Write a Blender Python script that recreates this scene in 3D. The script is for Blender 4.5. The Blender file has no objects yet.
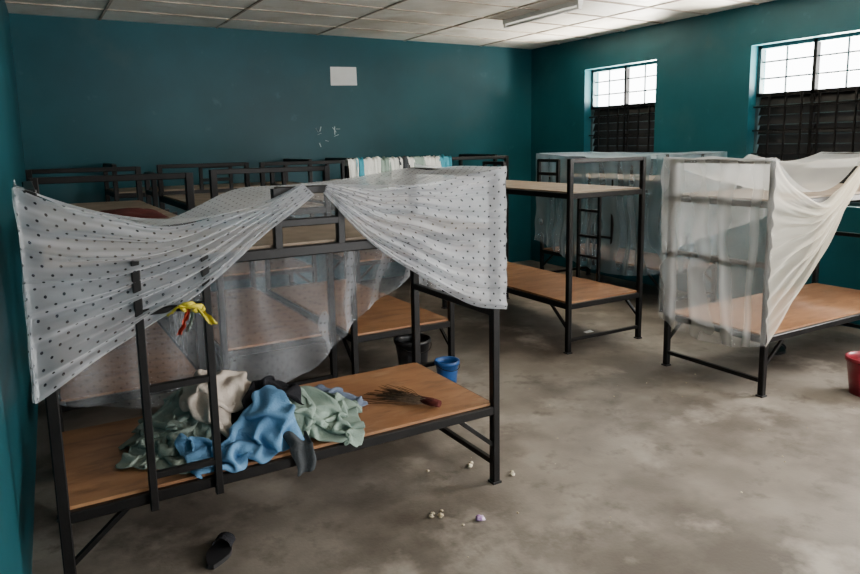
import bpy, math, random
import numpy as np
from mathutils import Vector, Matrix, noise
random.seed(7)
S = bpy.context.scene
def N3(x, y, z=0.0): return noise.noise(Vector((x, y, z)))

# ---------------------------------------------------------------- materials
def new_mat(name):
    m = bpy.data.materials.new(name); m.use_nodes = True
    nt = m.node_tree; nt.nodes.clear()
    out = nt.nodes.new('ShaderNodeOutputMaterial')
    return m, nt, out
def noise_mat(name, c1, c2, scale=3.0, rough=0.6, bump=0.0, bscale=30.0, c3=None, s3=1.0, t3=(0.55, 0.7), metallic=0.0, spec=0.5, detail=6, stretch=(1,1,1), c4=None, s4=1.0, t4=(0.6,0.7), bdist=0.02, c5=None, s5=6.0, t5=(0.6,0.7)):
    m, nt, out = new_mat(name)
    L = nt.links.new
    b = nt.nodes.new('ShaderNodeBsdfPrincipled')
    tc = nt.nodes.new('ShaderNodeTexCoord'); mp = nt.nodes.new('ShaderNodeMapping')
    mp.inputs['Scale'].default_value = stretch
    L(tc.outputs['Object'], mp.inputs['Vector'])
    n = nt.nodes.new('ShaderNodeTexNoise'); n.inputs['Scale'].default_value = scale; n.inputs['Detail'].default_value = detail
    L(mp.outputs[0], n.inputs['Vector'])
    r = nt.nodes.new('ShaderNodeValToRGB')
    r.color_ramp.elements[0].position = 0.35; r.color_ramp.elements[1].position = 0.68
    r.color_ramp.elements[0].color = (*c1, 1); r.color_ramp.elements[1].color = (*c2, 1)
    L(n.outputs['Fac'], r.inputs['Fac'])
    col = r.outputs['Color']
    for (cc,ss,tt,off) in ((c3,s3,t3,0.0),(c4,s4,t4,7.0),(c5,s5,t5,13.0)):
        if not cc: continue
        n2 = nt.nodes.new('ShaderNodeTexNoise'); n2.inputs['Scale'].default_value = ss; n2.inputs['Detail'].default_value = 8
        n2.inputs['Roughness'].default_value = 0.6
        ad = nt.nodes.new('ShaderNodeVectorMath'); ad.operation='ADD'; ad.inputs[1].default_value=(off,off,off)
        L(mp.outputs[0], ad.inputs[0]); L(ad.outputs[0], n2.inputs['Vector'])
        r2 = nt.nodes.new('ShaderNodeValToRGB')
        r2.color_ramp.elements[0].position = tt[0]; r2.color_ramp.elements[1].position = tt[1]
        r2.color_ramp.elements[0].color = (0,0,0,1); r2.color_ramp.elements[1].color = (1,1,1,1)
        L(n2.outputs['Fac'], r2.inputs['Fac'])
        mx = nt.nodes.new('ShaderNodeMixRGB'); L(r2.outputs['Color'], mx.inputs['Fac'])
        L(col, mx.inputs['Color1']); mx.inputs['Color2'].default_value = (*cc, 1)
        col = mx.outputs['Color']
    L(col, b.inputs['Base Color'])
    b.inputs['Roughness'].default_value = rough; b.inputs['Metallic'].default_value = metallic
    b.inputs['Specular IOR Level'].default_value = spec
    if bump:
        nb = nt.nodes.new('ShaderNodeTexNoise'); nb.inputs['Scale'].default_value = bscale; nb.inputs['Detail'].default_value = 5
        L(mp.outputs[0], nb.inputs['Vector'])
        bp = nt.nodes.new('ShaderNodeBump'); bp.inputs['Strength'].default_value = bump; bp.inputs['Distance'].default_value = bdist
        L(nb.outputs['Fac'], bp.inputs['Height']); L(bp.outputs[0], b.inputs['Normal'])
    L(b.outputs[0], out.inputs['Surface'])
    return m
def net_mat(name, col, opac, dots=None):
    m, nt, out = new_mat(name); L = nt.links.new
    tr = nt.nodes.new('ShaderNodeBsdfTransparent')
    d = nt.nodes.new('ShaderNodeBsdfDiffuse'); tl = nt.nodes.new('ShaderNodeBsdfTranslucent')
    a = nt.nodes.new('ShaderNodeMixShader'); a.inputs[0].default_value = 0.4
    d.inputs['Color'].default_value = (*col, 1); tl.inputs['Color'].default_value = (*col, 1)
    L(d.outputs[0], a.inputs[1]); L(tl.outputs[0], a.inputs[2])
    mx = nt.nodes.new('ShaderNodeMixShader'); L(tr.outputs[0], mx.inputs[1]); L(a.outputs[0], mx.inputs[2])
    lw = nt.nodes.new('ShaderNodeLayerWeight'); lw.inputs['Blend'].default_value = 0.35
    mr = nt.nodes.new('ShaderNodeMapRange'); mr.inputs['To Min'].default_value = opac; mr.inputs['To Max'].default_value = min(1, opac+0.55)
    L(lw.outputs['Facing'], mr.inputs['Value'])
    fac = mr.outputs[0]
    if dots:
        uv = nt.nodes.new('ShaderNodeUVMap')
        mp = nt.nodes.new('ShaderNodeMapping'); mp.inputs['Scale'].default_value = (1/dots, 1/dots, 1); mp.inputs['Rotation'].default_value = (0,0,math.radians(45))
        L(uv.outputs[0], mp.inputs['Vector'])
        v = nt.nodes.new('ShaderNodeVectorMath'); v.operation = 'FRACTION'; L(mp.outputs[0], v.inputs[0])
        v2 = nt.nodes.new('ShaderNodeVectorMath'); v2.operation = 'DISTANCE'; L(v.outputs[0], v2.inputs[0]); v2.inputs[1].default_value = (0.5, 0.5, 0)
        lt = nt.nodes.new('ShaderNodeMath'); lt.operation = 'LESS_THAN'; lt.inputs[1].default_value = 0.12; L(v2.outputs['Value'], lt.inputs[0])
        mc = nt.nodes.new('ShaderNodeMixRGB'); L(lt.outputs[0], mc.inputs['Fac']); mc.inputs['Color1'].default_value = (*col, 1); mc.inputs['Color2'].default_value = (0.07, 0.07, 0.10, 1)
        L(mc.outputs[0], d.inputs['Color']); L(mc.outputs[0], tl.inputs['Color'])
        mm = nt.nodes.new('ShaderNodeMath'); mm.operation = 'MAXIMUM'
        ml = nt.nodes.new('ShaderNodeMath'); ml.operation = 'MULTIPLY'; ml.inputs[1].default_value = min(0.7, 3.0*opac); L(lt.outputs[0], ml.inputs[0])
        L(fac, mm.inputs[0]); L(ml.outputs[0], mm.inputs[1]); fac = mm.outputs[0]
    L(fac, mx.inputs[0]); L(mx.outputs[0], out.inputs['Surface'])
    return m

M = {}
M['wall'] = noise_mat('teal_paint', (0.0033,0.062,0.080), (0.0055,0.080,0.102), 0.9, 0.45, 0.12, 9, c3=(0.0024,0.045,0.060), s3=0.5, t3=(0.45,0.72), bdist=0.006, spec=0.28, c4=(0.016,0.070,0.080), s4=1.6, t4=(0.56,0.78), c5=(0.022,0.098,0.115), s5=5.0, t5=(0.64,0.78))
M['floor'] = noise_mat('concrete', (0.155,0.132,0.110), (0.26,0.228,0.193), 2.4, 0.5, 0.2, 60, c3=(0.088,0.072,0.058), s3=0.9, t3=(0.46,0.62), detail=12, c4=(0.35,0.31,0.265), s4=1.9, t4=(0.56,0.72), bdist=0.006, c5=(0.095,0.078,0.063), s5=5.5, t5=(0.55,0.72))
M['ceil'] = noise_mat('ceiling_board', (0.70,0.66,0.58), (0.86,0.83,0.76), 1.6, 0.42, 0.05, 20, c3=(0.40,0.32,0.22), s3=0.9, t3=(0.54,0.80), c4=(0.52,0.46,0.36), s4=2.6, t4=(0.55,0.75))
M['batten'] = noise_mat('ceiling_batten', (0.25,0.20,0.15), (0.50,0.44,0.36), 6, 0.7)
M['steel'] = noise_mat('black_painted_steel', (0.004,0.0035,0.0035), (0.008,0.007,0.007), 9, 0.42, 0.05, 60, c3=(0.028,0.016,0.010), s3=14, t3=(0.68,0.8), spec=0.22)
M['ply'] = noise_mat('plywood', (0.26,0.115,0.048), (0.38,0.19,0.088), 3, 0.45, 0.05, 60, c3=(0.16,0.072,0.034), s3=5, t3=(0.52,0.75), stretch=(1,3,1), c4=(0.42,0.26,0.15), s4=2.5, t4=(0.58,0.75))
M['plyedge'] = noise_mat('plywood_pale', (0.20,0.145,0.10), (0.30,0.23,0.165), 6, 0.7)
M['dark'] = noise_mat('dark_louvre_glass', (0.003,0.0035,0.004), (0.008,0.008,0.009), 5, 0.5, spec=0.15)
M['wframe'] = noise_mat('window_frame_paint', (0.02,0.05,0.06), (0.035,0.07,0.08), 8, 0.5)
M['paper'] = noise_mat('paper', (0.75,0.76,0.74), (0.85,0.86,0.84), 5, 0.8)
M['chalk'] = noise_mat('chalk', (0.4,0.5,0.52), (0.55,0.65,0.66), 20, 0.9)
def cloth(name, c, k=0.8, s=9):
    return noise_mat(name, tuple(v*k for v in c), c, s, 0.9, 0.3, 120, spec=0.15)
M['green'] = cloth('sage_green_cloth', (0.27,0.32,0.28)); M['olive'] = cloth('olive_cloth', (0.18,0.215,0.18))
M['blue'] = cloth('light_blue_cloth', (0.13,0.28,0.47)); M['beige'] = cloth('beige_cloth', (0.52,0.45,0.39))
M['black'] = cloth('black_cloth', (0.018,0.018,0.022)); M['slate'] = cloth('slate_cloth', (0.17,0.21,0.30))
M['mint'] = cloth('pale_green_cloth', (0.25,0.33,0.28)); M['white'] = cloth('white_cloth', (0.70,0.70,0.64))
M['teal'] = cloth('teal_cloth', (0.05,0.28,0.36)); M['grey'] = cloth('dark_grey_cloth', (0.05,0.055,0.06))
M['maroon'] = cloth('maroon_cloth', (0.10,0.025,0.022)); M['yellow'] = cloth('yellow_cloth', (0.62,0.50,0.05)); M['red'] = cloth('red_cloth', (0.5,0.06,0.03))
M['grass'] = noise_mat('dry_twig', (0.05,0.03,0.02), (0.14,0.09,0.05), 30, 0.8)
M['bblue'] = noise_mat('blue_plastic', (0.01,0.07,0.24), (0.02,0.09,0.30), 5, 0.35)
M['bblack'] = noise_mat('black_plastic', (0.012,0.012,0.014), (0.02,0.02,0.022), 5, 0.35)
M['bred'] = noise_mat('maroon_plastic', (0.20,0.010,0.022), (0.27,0.018,0.03), 5, 0.35)
M['litter'] = noise_mat('litter_paper', (0.35,0.28,0.17), (0.7,0.62,0.48), 40, 0.8)
M['purple'] = noise_mat('foil_wrapper', (0.25,0.05,0.35), (0.75,0.65,0.75), 60, 0.3)
M['lampwhite'] = noise_mat('white_enamel', (0.72,0.72,0.70), (0.80,0.80,0.78), 5, 0.3)
M['dnet'] = net_mat('dotted_netting', (0.84,0.86,0.91), 0.30, 0.042)
M['dnetb'] = net_mat('dotted_netting_single_layer', (0.78,0.82,0.88), 0.19, 0.042)
M['cnet'] = net_mat('cream_netting', (0.90,0.85,0.74), 0.29)
M['cnetb'] = net_mat('white_netting_single_layer', (0.84,0.85,0.84), 0.21)
M['bnet'] = net_mat('grey_blue_netting', (0.56,0.70,0.78), 0.25)

# ---------------------------------------------------------------- mesh builder
class MB:
    def __init__(s): s.v=[]; s.f=[]; s.m=[]; s.sm=[]; s.uv=[]; s.mats=[]
    def mi(s, k):
        if k not in s.mats: s.mats.append(k)
        return s.mats.index(k)
    def face(s, idx, k, smooth=False, uv=None):
        s.f.append(idx); s.m.append(s.mi(k)); s.sm.append(smooth); s.uv.append(uv or [(0,0)]*len(idx))
    def box(s, a, b, k):
        x0,y0,z0=a; x1,y1,z1=b; o=len(s.v)
        s.v += [(x0,y0,z0),(x1,y0,z0),(x1,y1,z0),(x0,y1,z0),(x0,y0,z1),(x1,y0,z1),(x1,y1,z1),(x0,y1,z1)]
        for q in ((0,3,2,1),(4,5,6,7),(0,1,5,4),(1,2,6,5),(2,3,7,6),(3,0,4,7)): s.face([o+i for i in q], k)
    def beam(s, p, q, w, k, h=None):
        h = h or w
        p=Vector(p); q=Vector(q); d=(q-p).normalized()
        up = Vector((0,0,1)) if abs(d.z)<0.9 else Vector((0,1,0))
        a = d.cross(up).normalized()*w/2; b = d.cross(a).normalized()*h/2; o=len(s.v)
        c = 0.22
        prof=[(-1,-1+c),(-1+c,-1),(1-c,-1),(1,-1+c),(1,1-c),(1-c,1),(-1+c,1),(-1,1-c)]
        for e in (p,q):
            for (i,j) in prof: s.v.append(tuple(e+a*i+b*j))
        for i in range(8): s.face([o+i,o+(i+1)%8,o+8+(i+1)%8,o+8+i], k)
        s.face([o+i for i in range(7,-1,-1)], k); s.face([o+8+i for i in range(8)], k)
    def sheet(s, fn, nu, nv, k, uvs=(1,1), keep=None):
        o=len(s.v)
        for i in range(nu+1):
            for j in range(nv+1): s.v.append(tuple(fn(i/nu, j/nv)))
        for i in range(nu):
            for j in range(nv):
                if keep and not keep((i+.5)/nu,(j+.5)/nv): continue
                a=o+i*(nv+1)+j
                U=[(i,j),(i+1,j),(i+1,j+1),(i,j+1)]
                s.face([a,a+nv+1,a+nv+2,a+1], k, True, [(x/nu*uvs[0], y/nv*uvs[1]) for x,y in U])
    def tube(s, pts, r, k, n=6):
        o=len(s.v); pts=[Vector(p) for p in pts]; rs = r if isinstance(r,(list,tuple)) else [r]*len(pts)
        for i,p in enumerate(pts):
            d=(pts[min(i+1,len(pts)-1)]-pts[max(i-1,0)]).normalized()
            up=Vector((0,0,1)) if abs(d.z)<0.9 else Vector((1,0,0))
            a=d.cross(up).normalized(); b=d.cross(a)
            for t in range(n):
                th=2*math.pi*t/n; s.v.append(tuple(p+(a*math.cos(th)+b*math.sin(th))*rs[i]))
        for i in range(len(pts)-1):
            for t in range(n):
                s.face([o+i*n+t,o+i*n+(t+1)%n,o+(i+1)*n+(t+1)%n,o+(i+1)*n+t], k, True)
        s.face([o+t for t in range(n-1,-1,-1)],k); s.face([o+(len(pts)-1)*n+t for t in range(n)],k)
    def lathe(s, c, prof, k, n=32):
        o=len(s.v)
        for (r,z) in prof:
            for t in range(n):
                th=2*math.pi*t/n; s.v.append((c[0]+r*math.cos(th), c[1]+r*math.sin(th), c[2]+z))
        for i in range(len(prof)-1):
            for t in range(n): s.face([o+i*n+t,o+i*n+(t+1)%n,o+(i+1)*n+(t+1)%n,o+(i+1)*n+t], k, True)
        s.face([o+t for t in range(n-1,-1,-1)],k)
    def obj(s, name, center=None, parent=None):
        v=np.array(s.v,float)
        c = np.array(center) if center is not None else np.array([(v[:,0].min()+v[:,0].max())/2,(v[:,1].min()+v[:,1].max())/2,v[:,2].min()])
        me=bpy.data.meshes.new(name); me.from_pydata([tuple(p) for p in (v-c)],[],s.f)
        for k in s.mats: me.materials.append(M[k])
        me.polygons.foreach_set('material_index', s.m); me.polygons.foreach_set('use_smooth', s.sm)
        ul=me.uv_layers.new(name='UVMap'); flat=[x for f in s.uv for p in f for x in p]; ul.data.foreach_set('uv', flat)
        me.update()
        ob=bpy.data.objects.new(name, me); ob.location=c; S.collection.objects.link(ob)
        if parent: ob.parent=parent
        return ob

# ---------------------------------------------------------------- room
CZ=3.10; XR=6.55; YB=8.15; YF=-2.6
def origin_obj(mb,name): return mb.obj(name,(0,0,0))
b=MB(); b.box((-0.7,YF-0.2,-0.12),(XR+0.25,YB+0.2,0),'floor'); origin_obj(b,'floor')
b=MB(); b.box((-0.7,YF-0.2,CZ),(XR+0.25,YB+0.2,CZ+0.1),'ceil'); origin_obj(b,'ceiling')
b=MB()
y=YB-0.60
while y>YF: b.box((-0.25,y-0.012,CZ-0.009),(XR,y+0.012,CZ),'batten'); y-=0.60
x=XR-0.9
while x>0.2: b.box((x-0.012,YF,CZ-0.009),(x+0.012,YB,CZ),'batten'); x-=1.2
b.obj('trim_1',(0,0,0))
b=MB(); b.box((-0.7,YB,0),(XR+0.25,YB+0.2,CZ),'wall'); origin_obj(b,'wall_back')
b=MB(); b.box((-0.7,YF-0.2,0),(3.0,YF,CZ),'wall'); b.box((4.1,YF-0.2,0),(XR+0.25,YF,CZ),'wall'); b.box((3.0,YF-0.2,2.2),(4.1,YF,CZ),'wall'); origin_obj(b,'wall_front')
def xl(y): return -0.215+0.0315*y
b=MB()
b.v=[(xl(YF),YF,0),(xl(YB),YB,0),(xl(YB)-0.2,YB,0),(xl(YF)-0.2,YF,0),(xl(YF),YF,CZ),(xl(YB),YB,CZ),(xl(YB)-0.2,YB,CZ),(xl(YF)-0.2,YF,CZ)]
for q in ((0,1,5,4),(1,2,6,5),(2,3,7,6),(3,0,4,7),(0,3,2,1),(4,5,6,7)): b.face(list(q),'wall')
origin_obj(b,'wall_left')
wins=[(5.83,7.03),(3.40,4.60),(0.95,2.15),(-1.5,-0.3)]
Z0,Z1=1.12,2.70
b=MB(); prev=YB
for (a,c) in wins:
    b.box((XR,c,0),(XR+0.25,prev,CZ),'wall'); b.box((XR,a,0),(XR+0.25,c,Z0),'wall'); b.box((XR,a,Z1),(XR+0.25,c,CZ),'wall'); prev=a
b.box((XR,YF,0),(XR+0.25,prev,CZ),'wall')
origin_obj(b,'wall_right')
for wi,(a,c) in enumerate(wins):
    b=MB(); X=XR+0.15; ZT=2.20; f=0.035
    b.box((X-0.03,a,Z0),(X+0.03,a+f,Z1),'wframe'); b.box((X-0.03,c-f,Z0),(X+0.03,c,Z1),'wframe')
    b.box((X-0.03,a,Z0),(X+0.03,c,Z0+f),'wframe'); b.box((X-0.03,a,Z1-f),(X+0.03,c,Z1),'wframe')
    b.box((X-0.03,a,ZT-f/2),(X+0.03,c,ZT+f/2),'steel')
    m=(a+c)/2
    b.box((X-0.03,m-f/2,Z0),(X+0.03,m+f/2,Z1),'steel')
    for side in ((a+f,m-f/2),(m+f/2,c-f)):
        for i in (1,2):
            z=ZT+i*(Z1-ZT)/3
            b.box((X-0.006,side[0],z-0.008),(X+0.006,side[1],z+0.008),'wframe')
        nb=int((ZT-Z0-0.04)/0.098)
        if wi<2:
            for i in range(nb+1):
                zz=Z0+0.05+i*0.098
                o=len(b.v)
                b.v += [(X-0.025,side[0],zz-0.058),(X-0.025,side[1],zz-0.058),(X+0.02,side[1],zz+0.056),(X+0.02,side[0],zz+0.056),
                        (X-0.020,side[0],zz-0.061),(X-0.020,side[1],zz-0.061),(X+0.025,side[1],zz+0.053),(X+0.025,side[0],zz+0.053)]
                for q in ((0,1,2,3),(7,6,5,4),(0,4,5,1),(3,2,6,7)): b.face([o+t for t in q],'dark')
                b.box((X-0.034,side[0],zz-0.060),(X-0.028,side[1],zz-0.053),'wframe')
    nbars=7
    for i in range(1,nbars):
        yy=a+(c-a)*i/nbars
        b.box((X-0.064,yy-0.008,Z0),(X-0.048,yy+0.008,ZT),'steel')
    for i in (1,3):
        yy=a+(c-a)*i/4
        b.box((X-0.008,yy-0.007,ZT),(X+0.004,yy+0.007,Z1),'wframe')
    for zz in (1.36,1.6,1.84,2.08): b.box((X-0.066,a,zz-0.008),(X-0.052,c,zz+0.008),'steel')
    b.obj('window_%d'%(wi+1))

b=MB()
b.sheet(lambda u,v:(3.40+0.35*u, YB-0.004-0.012*(1-v)*u, 2.50+0.225*v+0.01*u),6,4,'paper'); b.obj('paper_notice')
b=MB()
for (x,z,dx,dz) in [(3.18,1.98,0.03,-0.05),(3.20,1.90,0.05,0.02),(3.25,2.0,-0.02,-0.06),(3.40,1.99,0.05,-0.06),(3.43,2.0,0.0,-0.1),(3.50,1.97,-0.05,0.0),(3.42,1.88,0.06,0.02),(3.30,1.83,0.04,-0.01),(3.22,1.80,0.02,-0.05)]:
    b.beam((x,YB-0.002,z),(x+dx,YB-0.002,z+dz),0.010,'chalk',0.004)
b.obj('chalk_scribble')
b=MB()
b.box((4.70,5.15,CZ-0.055),(4.76,6.35,CZ-0.009),'lampwhite')
for yy in (5.17,6.33): b.box((4.71,yy-0.015,CZ-0.095),(4.75,yy+0.015,CZ-0.05),'lampwhite')
b.tube([(4.73,5.18,CZ-0.08),(4.73,6.32,CZ-0.08)],0.014,'lampwhite',10)
b.obj('fluorescent_light_fitting')

# ---------------------------------------------------------------- bunk beds
def bunk(x0,x1,y0,y1,axis,ladder=None,brackets=(),mid=(),H=1.62,name='bunk_bed',topboard='plyedge',ladbot=0.36):
    b=MB(); w=0.042; h=w/2
    P=[(x0+h,y0+h),(x1-h,y0+h),(x1-h,y1-h),(x0+h,y1-h)]
    for (x,y) in P:
        b.beam((x,y,0),(x,y,H),w,'steel')
        b.box((x-0.026,y-0.026,0),(x+0.026,y+0.026,0.012),'bblack')
    def loc(l,s,z):
        return (x0+h+l,(y0+h) if s==0 else (y1-h),z) if axis=='x' else ((x0+h) if s==0 else (x1-h),y0+h+l,z)
    Ln=(x1-x0 if axis=='x' else y1-y0)-w
    for z in (0.40,1.32):
        for s in (0,1): b.beam(loc(0,s,z),loc(Ln,s,z),0.036,'steel',0.045)
        for l in (0,Ln): b.beam(loc(l,0,z),loc(l,1,z),0.036,'steel',0.045)
        for q in (0.25,0.5,0.75): b.beam(loc(Ln*q,0,z-0.005),loc(Ln*q,1,z-0.005),0.025,'steel')
    for l in (0,Ln):
        b.beam(loc(l,0,H-0.015),loc(l,1,H-0.015),0.034,'steel')
        b.beam(loc(l,0,0.11),loc(l,1,0.11),0.028,'steel')
    for l in mid: b.beam(loc(Ln*l,0,0.91),loc(Ln*l,1,0.91),0.034,'steel')
    for s in (0,1):
        b.beam(loc(0,s,0.20),loc(0.22,s,0.385),0.022,'steel'); b.beam(loc(Ln,s,0.20),loc(Ln-0.22,s,0.385),0.022,'steel')
    e=0.03
    b.box((x0+e,y0+e,0.4225),(x1-e,y1-e,0.436),'ply'); b.box((x0+e,y0+e,1.3425),(x1-e,y1-e,1.354),topboard)
    def off(p,s,d):
        p=list(p); k=1 if axis=='x' else 0; p[k]+= -d if s==0 else d; return tuple(p)
    if ladder:
        s,l0,l1,rungs=ladder
        for l in (l0,l1): b.beam(off(loc(l,s,ladbot),s,0.036),off(loc(l,s,1.345),s,0.036),0.03,'steel')
        for z in rungs: b.beam(off(loc(l0,s,z),s,0.036),off(loc(l1,s,z),s,0.036),0.026,'steel')
    for (s,l0,l1) in brackets:
        for l in (l0,l1): b.beam(loc(l,s,1.32),loc(l,s,H-0.035),0.034,'steel')
        for z in (1.44,H-0.045): b.beam(loc(l0,s,z),loc(l1,s,z),0.032,'steel')
    return b.obj(name)

bunk(0.0,2.01,2.74,3.60,'x',ladder=(0,0.31,0.56,(0.5,0.85,1.15)),brackets=((0,0.87,1.15),),mid=(0,1))
bunk(0.03,0.83,4.02,6.0,'y',ladder=(1,0.7,0.98,(0.7,1.0)),brackets=((1,1.2,1.5),))
bunk(1.03,1.84,4.48,6.48,'y',brackets=((1,0.9,1.2),))
bunk(1.90,2.75,4.33,6.33,'y',brackets=((1,0.9,1.2),))
bunk(3.80,4.67,4.23,6.24,'y',ladder=(1,0.55,0.83,(0.65,0.85,1.1)),brackets=((0,0.9,1.2),(1,1.1,1.4)))
bunk(5.58,6.42,4.78,6.76,'y',ladder=(0,0.7,0.98,(0.7,1.0)),brackets=((0,1.2,1.5),))
bunk(4.23,6.24,2.75,3.61,'x',brackets=((1,0.8,1.1),(0,1.25,1.53)),mid=(0,1))
bunk(3.25,5.26,7.22,8.07,'x',brackets=((0,0.8,1.1),),mid=(0,1))
bunk(0.75,2.76,7.22,8.07,'x',brackets=((0,0.8,1.1),),mid=(0,1))

# ---------------------------------------------------------------- mosquito nets
def lerp(a,b,t): return tuple(a[i]+(b[i]-a[i])*t for i in range(3))
def drape(A,B,sag,amp,nf,axis,seed,taper=0.35):
    def fn(t,s):
        p=list(lerp(A(s),B(s),t))
        p[2]-=sag(s)*4*t*(1-t)
        env=taper+(1-taper)*math.sin(math.pi*min(1,max(0,t)))
        ph=nf*2*math.pi*s+5.0*N3(s*3,t*1.6,seed)+1.5*t
        d=amp*env*(0.8*math.sin(ph)+1.2*N3(s*14,t*3,seed+5)+0.7*N3(s*38,t*4,seed+6))
        p[axis]+=d
        p[2]+=0.25*d+0.04*N3(t*3,s*2,seed+9)*math.sin(math.pi*t)
        return p
    return fn
def curtain(A,B,ztop,zbot,amp,nf,axis,seed,sagtop=0.02):
    def fn(t,s):
        p=list(lerp(A,B,t)); zt=(ztop(t) if callable(ztop) else ztop-sagtop*4*t*(1-t)); zb=zbot(t)
        p[2]=zt+(zb-zt)*s
        ph=nf*2*math.pi*(t+0.05*N3(t*5,s*1.5,seed)*2)
        d=amp*(0.25+0.75*s)*(math.sin(ph)*0.7+1.3*N3(t*nf*0.8,s*1.2,seed+3))
        p[axis]+=d+amp*1.2*N3(t*2.5+s*3,s*4-t*3,seed+7)
        return p
    return fn
def roof(x0,x1,y0,y1,z,sag,seed):
    def fn(u,v):
        return (x0+(x1-x0)*u,y0+(y1-y0)*v,z-sag*(1-(2*u-1)**2)**0.5*(1-(2*v-1)**2)**0.5*1.0+0.012*N3(u*7,v*4,seed)*2*min(1,6*v)*min(1,6*(1-v)))
    return fn
yf=2.722
def interp(x,pts):
    return float(np.interp(x,[p[0] for p in pts],[p[1] for p in pts]))
def sm(x,pts): return sum(interp(x+d,pts) for d in (-0.08,-0.04,0,0.04,0.08))/5
back_top=[(-0.1,1.60),(0.0,1.60),(0.2,1.47),(0.38,1.39),(0.62,1.40),(0.95,1.55),(1.25,1.55),(1.6,1.57),(2.03,1.625),(2.2,1.625)]
ftop=lambda x: (1.635+(1.605-1.635)*(x/1.0)-0.125*4*max(0,min(1,x))*(1-max(0,min(1,x)))) if x<1.03 else interp(x,[(1.03,1.604),(1.1,1.60),(1.55,1.575),(2.03,1.645)])
b=MB()
b.sheet(drape(lambda s:(-0.025,yf,1.635-0.765*s),lambda s:(0.99+0.05*s,yf-0.012,1.605-0.05*s),lambda s:0.11*(1-s)+0.03,0.018,7,1,1.0),64,130,'dnet',(1.05,0.76))
b.sheet(drape(lambda s:(1.10-0.02*s,yf-0.012,1.60-0.04*s),lambda s:(2.035,yf,1.645-0.715*s),lambda s:0.045+0.07*s,0.018,7,1,2.0),64,130,'dnet',(0.9,0.7))
b.sheet(curtain((2.035,yf,0),(2.035,3.62,0),1.645,lambda t:0.93+0.03*math.sin(5*t),0.012,4,0,3.0),40,40,'dnetb',(0.88,0.7))
b.sheet(curtain((-0.025,yf,0),(-0.025,3.62,0),1.635,lambda t:0.87-0.25*t,0.010,5,0,4.0),40,40,'dnet',(0.88,0.75))
b.sheet(curtain((-0.025,3.64,0),(2.035,3.64,0),lambda t:sm(-0.025+2.06*t,back_top),lambda t:0.58-0.17*math.sin(math.pi*min(1,t*1.2))+0.40*max(0,t-0.66)/0.34,0.026,9,1,5.0,0.04),120,50,'dnetb',(2.06,1.1))
def rf(u,v):
    x=-0.02+2.05*u; y=yf+(3.63-yf)*v
    return (x,y,(1-v)*(ftop(x)-0.004)+v*sm(x,back_top)-0.03*(4*u*(1-u))*(4*v*(1-v))+0.02*N3(u*8,v*3,2.2)*4*v*(1-v))
b.sheet(rf,80,36,'dnetb',(2.05,0.9))
b.obj('mosquito_net')
b=MB()
SG=0.24
b.sheet(drape(lambda s:(4.205,2.73,1.635-1.27*s),lambda s:(5.22+0.04*s,2.705,1.615-0.03*s),lambda s:SG*(1-s)**1.3+0.05,0.024,8,1,11.0),64,130,'cnet')
b.sheet(curtain((4.20,3.635,0),(4.205,2.73,0),1.635,lambda t:0.38-0.09*math.sin(math.pi*t),0.024,4,0,12.0),50,60,'cnetb')
b.sheet(curtain((4.20,3.64,0),(6.26,3.64,0),lambda t:1.63-0.16*abs(math.sin(math.pi*min(1,t*2)))*(t<.5)-0.07*math.sin(math.pi*max(0,2*t-1)),lambda t:0.9+0.3*t,0.02,8,1,13.0,0.05),90,50,'cnetb')
def rf2(u,v):
    x=4.21+2.04*u; y=2.73+0.9*v
    t=(x-4.205)/1.015
    zf=1.63-SG*4*t*(1-t) if t<1 else 1.615-0.05*4*((t-1)*(2-t) if t<2 else 0)
    zb=1.63-0.16*math.sin(math.pi*min(1,2*u)) if u<.5 else 1.63-0.07*math.sin(math.pi*(2*u-1))
    return (x,y,(1-v)*zf+v*zb-0.05*4*v*(1-v)*4*u*(1-u)+0.03*N3(u*9,v*4,4.4)*4*v*(1-v))
b.sheet(rf2,70,36,'cnetb')
b.sheet(drape(lambda s:(5.21,2.71,1.615-0.05*s),lambda s:(6.27,2.73,1.64-0.7*s),lambda s:0.05+0.06*s,0.02,7,1,14.0),50,80,'cnet')
b.obj('mosquito_net')
b=MB()
b.sheet(curtain((5.545,6.8,0),(5.545,4.74,0),1.63,lambda t:0.55-0.25*math.sin(2.6*t),0.025,9,0,21.0,0.05),110,50,'bnet')
b.sheet(curtain((5.545,4.74,0),(6.45,4.74,0),1.63,lambda t:0.35+0.2*t,0.02,5,1,22.0),50,50,'bnet')
b.sheet(roof(5.55,6.45,4.75,6.79,1.63,0.07,6.2),30,60,'bnet')
b.obj('mosquito_net')

# ---------------------------------------------------------------- clothes: small position-based cloth solver
HX0,HY0,HR=-0.2,2.2,0.0125
HNX,HNY=int(2.6/HR),int(1.9/HR)
gx=HX0+HR*np.arange(HNX)[:,None]; gy=HY0+HR*np.arange(HNY)[None,:]
ramp=np.clip((gy-2.715)/0.03,0,1)*0.440
Hf=ramp+0*gx
Hf=Hf+(0.18*np.exp(-((gx-0.68)/0.20)**2-((gy-3.24)/0.16)**2)+0.10*np.exp(-((gx-1.02)/0.19)**2-((gy-3.04)/0.13)**2))*(gy>2.75)
def hs(x,y):
    i=np.clip((x-HX0)/HR,0,HNX-2.001); j=np.clip((y-HY0)/HR,0,HNY-2.001)
    a=i.astype(int); c=j.astype(int); fi=i-a; fj=j-c
    return (Hf[a,c]*(1-fi)*(1-fj)+Hf[a+1,c]*fi*(1-fj)+Hf[a,c+1]*(1-fi)*fj+Hf[a+1,c+1]*fi*fj)
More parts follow.
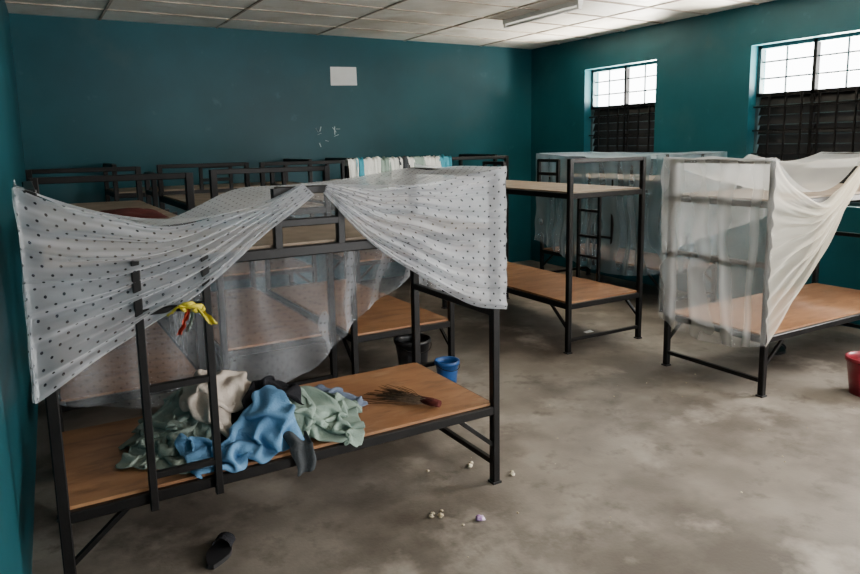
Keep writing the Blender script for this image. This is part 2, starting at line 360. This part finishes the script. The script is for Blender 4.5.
def garment(cx,cy,w,h,rot,shrink,seed,steps=95,res=0.017,z0=0.05,lift=0.07):
    global Hf
    n=int(w/res)+1; m=int(h/res)+1
    u=np.linspace(-w/2,w/2,n)[:,None]+0*np.zeros((1,m)); v=np.linspace(-h/2,h/2,m)[None,:]+np.zeros((n,1))
    P=np.zeros((n,m,3)); ca,sa=math.cos(rot),math.sin(rot)
    nz=np.zeros((n,m,3))
    for i in range(n):
        for j in range(m):
            q=Vector((i*res*8,j*res*8,seed*3.1)); nv=noise.noise_vector(q)+0.5*noise.noise_vector(q*2.1)
            nz[i,j]=nv
    uu=u*shrink+nz[:,:,0]*0.035; vv=v*shrink+nz[:,:,1]*0.035
    P[:,:,0]=cx+uu*ca-vv*sa; P[:,:,1]=cy+uu*sa+vv*ca
    H0=hs(P[:,:,0],P[:,:,1])
    P[:,:,2]=H0.max()*0.2+H0*0.8+z0+np.abs(nz[:,:,2])*lift*2
    O=P.copy()
    dx=w/(n-1); dy=h/(m-1); dd=math.hypot(dx,dy)
    def con(A,B,rest,k):
        d=B-A; L=np.sqrt((d*d).sum(-1,keepdims=True))+1e-9
        c=(L-rest)/L*0.5*k
        A+=d*c; B-=d*c
    for it in range(steps):
        V=(P-O)*0.93; O=P.copy(); P+=V; P[:,:,2]-=0.0010
        for q in range(5):
            for s in (0,1):
                a=P[s:-1:2]; bb=P[s+1::2]; k=min(len(a),len(bb)); con(a[:k],bb[:k],dx,0.95)
                a=P[:,s:-1:2]; bb=P[:,s+1::2]; k=min(a.shape[1],bb.shape[1]); con(a[:,:k],bb[:,:k],dy,0.95)
            for s in (0,1):
                a=P[s:-1:2,:-1]; bb=P[s+1::2,1:]; k=min(len(a),len(bb)); con(a[:k],bb[:k],dd,0.4)
                a=P[s:-1:2,1:]; bb=P[s+1::2,:-1]; k=min(len(a),len(bb)); con(a[:k],bb[:k],dd,0.4)
            for s in (0,1,2,3):
                a=P[s:-2:4]; bb=P[s+2::4]; k=min(len(a),len(bb)); con(a[:k],bb[:k],2*dx,0.2)
                a=P[:,s:-2:4]; bb=P[:,s+2::4]; k=min(a.shape[1],bb.shape[1]); con(a[:,:k],bb[:,:k],2*dy,0.2)
            H=hs(P[:,:,0],P[:,:,1])+0.006
            c=P[:,:,2]<H
            P[:,:,2]=np.where(c,H,P[:,:,2])
            P[:,:,0]=np.where(c,P[:,:,0]*0.3+O[:,:,0]*0.7,P[:,:,0]); P[:,:,1]=np.where(c,P[:,:,1]*0.3+O[:,:,1]*0.7,P[:,:,1])
    i=np.clip(((P[:,:,0]-HX0)/HR).round().astype(int),0,HNX-1); j=np.clip(((P[:,:,1]-HY0)/HR).round().astype(int),0,HNY-1)
    new=Hf.copy(); ok=P[:,:,1]>2.70
    for di in (-1,0,1):
        for dj in (-1,0,1):
            np.maximum.at(new,(np.clip(i+di,0,HNX-1)[ok],np.clip(j+dj,0,HNY-1)[ok]),P[:,:,2][ok])
    Hf=new
    return P
def shirt_keep(u,v):
    if v>0.62: return abs(u-0.5)>0.07 or v<0.93
    return 0.2<u<0.8
def all_keep(u,v): return (abs(u-.5)**4+abs(v-.5)**4)<0.11
pile=bpy.data.objects.new('clothes_pile',None); pile.location=(0.8,3.1,0.44); S.collection.objects.link(pile)
def add_g(name,mat,P,keep):
    n,m,_=P.shape; b=MB()
    b.sheet(lambda a,c:P[int(round(a*(n-1))),int(round(c*(m-1)))],n-1,m-1,mat,keep=keep)
    ob=b.obj(name,center=(0.8,3.1,0.44)); ob.location=(0,0,0); ob.parent=pile
    import bmesh
    bm=bmesh.new(); bm.from_mesh(ob.data)
    for v in [v for v in bm.verts if not v.link_faces]: bm.verts.remove(v)
    bm.to_mesh(ob.data); bm.free()
    so=ob.modifiers.new('t','SOLIDIFY'); so.thickness=0.004; so.offset=0
    sb=ob.modifiers.new('s','SUBSURF'); sb.levels=1; sb.render_levels=1
G=[('slate_trousers','slate',1.12,3.20,0.74,0.54,0.3,0.60,3,all_keep),
   ('dark_shirt','black',0.84,3.02,0.60,0.5,0.2,0.60,4,all_keep),
   ('olive_shirt','olive',0.58,3.28,0.90,0.74,1.0,0.48,5,all_keep),
   ('sage_shirt','green',0.51,3.10,0.90,0.68,0.9,0.46,6,all_keep),
   ('sage_blouse','green',0.84,3.34,0.90,0.64,0.1,0.50,7,shirt_keep),
   ('pale_green_shirt','mint',1.05,2.98,0.92,0.68,-0.3,0.50,8,all_keep),
   ('beige_shirt','beige',0.70,3.12,0.50,0.42,0.7,0.52,9,all_keep),
   ('black_vest','black',0.91,3.02,0.38,0.26,0.2,0.5,12,all_keep),
   ('blue_shirt','blue',0.72,2.87,0.74,0.40,0.10,0.56,10,all_keep)]
for (nm,mt,cx,cy,w,h,ro,sh,sd,kp) in G:
    add_g(nm,mt,garment(cx,cy,w,h,ro,sh,sd),kp)
def sleeve(u,v):
    s=v*0.28; x=0.88+0.12*u*(1-0.3*v)+0.02*v; f=0.009*math.sin(u*9+v*4)
    if s<0.14: return (x,2.86-s,0.485+0.02*math.sin(u*6)+0.01*math.sin(s*40))
    return (x+0.01*math.sin(v*9),2.715-0.004+f,0.480-(s-0.14)*0.95+0.012*u)
P=np.array([[sleeve(i/14,j/24) for j in range(25)] for i in range(15)]); add_g('grey_sleeve','grey',P,lambda u,v:True)

b=MB()
def hang(x0,x1,y,zt,front,back,seed):
    def fn(u,v):
        x=x0+(x1-x0)*u+0.015*N3(u*5,v*3,seed)
        L=front+back; s=v*L-front
        r=0.028
        f=0.014*math.sin(u*17+seed)+0.02*N3(u*6,v*2,seed)
        if s<-0.03: yy=y-r-abs(f)*min(1,abs(s)*8)-0.004; z=zt+s+0.02*N3(u*4,0,seed)
        elif s>0.03: yy=y+r+abs(f)*min(1,abs(s)*8)+0.004; z=zt-s
        else:
            a=s/0.03*math.pi/2; yy=y+r*math.sin(a); z=zt+r*math.cos(a)*0.9+0.0
        return (x,yy,z+0.02*N3(u*6,1,seed+2)+0.012*abs(math.sin(u*11+seed)))
    return fn
xs=1.91; i=0; seq=['white','teal','white','mint','white','grey','white','mint','white','white','teal','white']
while xs<2.70:
    wd=0.05+0.05*abs(N3(i*3.3,0.5))*2
    b.sheet(hang(xs,xs+wd+0.02,4.351,1.634+0.003*(i%3),0.11+0.07*abs(N3(i*1.7,2.2))*2,0.2,3.3*i+1),12,30,seq[i%12]); xs+=wd; i+=1
b.obj('draped_clothes')
b=MB()
b.sheet(lambda u,v:(0.32+0.4*u,4.2+0.6*v,1.362+0.035*math.sin(math.pi*u)**.5*math.sin(math.pi*v)**.5*(1+0.6*N3(u*5,v*6,2.2))),30,30,'maroon'); b.obj('folded_blanket')

# ---------------------------------------------------------------- small things
b=MB()
hx=Vector((1.70,2.86,0.462)); dr=Vector((-0.42,0.90,0)).normalized(); sd=Vector((0.90,0.42,0))
b.tube([hx-dr*0.02,hx+dr*0.03,hx+dr*0.09],[0.018,0.022,0.018],'maroon',10)
for i in range(70):
    a=random.gauss(0,0.20); l=random.uniform(0.22,0.36); rr=random.uniform(-0.014,0.014)
    p0=hx+dr*0.06+sd*rr; p1=p0+(dr*math.cos(a)+sd*math.sin(a))*l*0.5; p2=p0+(dr*math.cos(a*1.15)+sd*math.sin(a*1.15))*l
    p0.z=0.445+random.uniform(0,0.035); p1.z=0.443+random.uniform(0.0,0.03); p2.z=0.440+random.uniform(0,0.02)
    b.tube([p0,p1,p2],[0.0022,0.0018,0.001],'grass',4)
b.obj('twig_broom')
def bucket(c,r0,r1,h,k):
    b=MB(); t=0.004
    b.lathe((c[0],c[1],0),[(r0,0),(r0+(r1-r0)*.5,h*.5),(r1,h-0.03),(r1+0.008,h-0.03),(r1+0.010,h),(r1-t,h),(r1-t-0.004,h-0.03),(r0-t,0.01),(0.001,0.01)],k)
    pts=[(c[0]+(r1+0.008)*math.cos(math.pi*i/16),c[1]-(r1+0.012)*math.sin(math.pi*i/16),h-0.02-0.45*r1*math.sin(math.pi*i/16)) for i in range(17)]
    b.tube(pts,0.003,'steel',5)
    return b.obj('bucket')
bucket((2.47,4.50),0.10,0.135,0.29,'bblack')
bucket((2.60,4.21),0.070,0.085,0.17,'bblue')
bucket((4.90,2.41),0.11,0.14,0.26,'bred')

b=MB()
kx,ky,kz=0.50,2.668,1.16
def strip(pts,w,k,seed):
    pts=[Vector(p) for p in pts]
    def fn(u,v):
        t=u*(len(pts)-1); i=min(int(t),len(pts)-2); p=pts[i].lerp(pts[i+1],t-i)
        return (p.x+(v-0.5)*w*(0.5+0.5*u)+0.008*N3(u*6,v,seed), p.y+0.012*math.sin(v*7+u*5+seed), p.z+(v-0.5)*w*0.35)
    b.sheet(fn,16,6,k)
def ring(cx,cz,r,k):
    b.tube([(cx+r*math.cos(a),ky+0.01*math.sin(3*a),cz+r*0.6*math.sin(a)) for a in [2*math.pi*i/14 for i in range(15)]],0.008,k,8)
ring(kx,kz,0.024,'yellow'); ring(kx+0.035,kz-0.010,0.018,'yellow')
b.tube([(kx-0.03,ky+0.0,kz+0.005),(kx+0.03,ky-0.01,kz),(0.555,ky+0.005,kz-0.02)],0.010,'yellow',8)
strip([(kx+0.03,ky,kz),(kx+0.06,ky-0.01,kz-0.04),(kx+0.09,ky-0.005,kz-0.08)],0.026,'yellow',1)
strip([(kx,ky,kz),(kx-0.02,ky-0.01,kz-0.05),(kx-0.04,ky-0.005,kz-0.10)],0.026,'red',2)
strip([(kx+0.01,ky,kz),(kx+0.005,ky-0.012,kz-0.05),(kx-0.01,ky-0.01,kz-0.09)],0.02,'green',3)
strip([(kx-0.01,ky,kz),(kx-0.04,ky-0.012,kz+0.01),(kx-0.07,ky-0.01,kz-0.02)],0.022,'yellow',4)
b.obj('knotted_ribbon')

def crumple(b,c,r,k,seed,flat=0.6):
    def fn(u,v):
        th=u*2*math.pi; ph=v*math.pi; d=Vector((math.cos(th)*math.sin(ph),math.sin(th)*math.sin(ph),math.cos(ph)))
        rr=r*(0.75+0.5*noise.noise(d*1.8+Vector((seed,0,0))))
        return (c[0]+d.x*rr,c[1]+d.y*rr,max(0.001,c[2]+r*flat*0.7+d.z*rr*flat))
    b.sheet(fn,14,10,k)
b=MB()
for i,(x,y,r) in enumerate([(1.53,2.64,.016),(1.57,2.62,.018),(1.55,2.66,.012),(1.60,2.66,.010),(1.97,2.97,.022),(2.0,3.0,.016),(2.11,2.77,.018),(2.13,2.80,.012),(1.75,3.05,.012),(2.25,3.2,.010),(1.9,2.45,.008),(1.62,2.5,.008)]):
    crumple(b,(x,y,0),r,'litter',i*3.7)
for i in range(26): crumple(b,(random.uniform(1.4,4.6),random.uniform(2.0,4.1),0),random.uniform(.003,.007),'litter',i*1.7)
b.sheet(lambda u,v:(4.38+0.09*u,4.62+0.05*v,0.003+0.008*u*v),3,3,'paper')
b.obj('floor_litter')
b=MB(); crumple(b,(1.713,2.497,0),0.028,'purple',4.4,0.5); b.obj('sweet_wrapper')
def sandal(c,ang):
    b=MB(); ca,sa=math.cos(ang),math.sin(ang)
    def T(x,y,z): return (c[0]+x*ca-y*sa,c[1]+x*sa+y*ca,z)
    def outl(t): return 0.042*(1-0.25*math.cos(t*2*math.pi+0.6))*math.sin(math.pi*min(0.98,max(.02,t)))**0.35
    n=20; o=len(b.v)
    for i in range(n+1):
        t=i/n; x=-0.12+0.24*t; w=outl(t)
        for (yy,z) in ((-w,0.001),(w,0.001),(w,0.02),(-w,0.02)): b.v.append(T(x,yy,z))
    for i in range(n):
        for q in range(4): b.face([o+i*4+q,o+i*4+(q+1)%4,o+i*4+4+(q+1)%4,o+i*4+4+q],'bblack')
    b.face([o,o+3,o+2,o+1],'bblack'); b.face([o+n*4+i for i in range(4)],'bblack')
    b.sheet(lambda u,v:T(0.01+0.07*v+0.0*u,0.042*math.cos(math.pi*u),0.018+0.045*math.sin(math.pi*u)*(1-0.2*v)),12,4,'black')
    return b.obj('sandal')
sandal((0.60,2.88),1.0)
sandal((5.30,3.32),0.4)

# ---------------------------------------------------------------- lights
w=bpy.data.worlds.new('World'); S.world=w; w.use_nodes=True
bg=w.node_tree.nodes['Background']; bg.inputs[0].default_value=(0.97,0.985,1.0,1); bg.inputs[1].default_value=14.0
def area(name,loc,direction,sx,sy,power,col=(1,1,1)):
    l=bpy.data.lights.new(name,'AREA'); l.shape='RECTANGLE'; l.size=sx; l.size_y=sy; l.energy=power; l.color=col
    o=bpy.data.objects.new(name,l); o.location=loc
    o.rotation_euler=Vector(direction).to_track_quat('-Z','Y').to_euler(); S.collection.objects.link(o); return o
for i,(a,c) in enumerate(wins[2:]):
    area('window_daylight',(XR+0.35,(a+c)/2,1.95),(-1,0.15,0.0),1.5,1.15,365,(1,0.965,0.91))
area('door_daylight',(3.55,YF-0.35,1.1),(0,1,0.20),1.0,2.0,170,(1,0.98,0.95))
area('window_bounce',(XR+0.9,6.4,1.7),(-1,-0.15,0.95),1.2,0.8,1300,(1,0.93,0.80))
area('window_bounce',(XR+0.9,4.0,1.7),(-1,0.15,0.95),1.2,0.8,1500,(1,0.93,0.80))
area('window_bounce',(XR+0.7,1.5,1.2),(-1,0.4,0.9),1.2,0.8,380,(1,0.93,0.80))

# ---------------------------------------------------------------- camera
psi,th,ro=math.radians(30.4),math.radians(8.8),math.radians(1.0)
rh=Vector((math.cos(psi),-math.sin(psi),0)); fh=Vector((math.sin(psi),math.cos(psi),0)); Z=Vector((0,0,1))
F=fh*math.cos(th)-Z*math.sin(th); u0=fh*math.sin(th)+Z*math.cos(th)
R=rh*math.cos(ro)-u0*math.sin(ro); U=rh*math.sin(ro)+u0*math.cos(ro)
cam=bpy.data.cameras.new('camera'); co=bpy.data.objects.new('camera',cam); S.collection.objects.link(co)
mt=Matrix((R,U,-F)).transposed().to_4x4(); mt.translation=(0,0,1.75); co.matrix_world=mt
cam.sensor_width=36; cam.lens=690/860*36; cam.shift_y=-35/860; cam.clip_start=0.02
S.camera=co
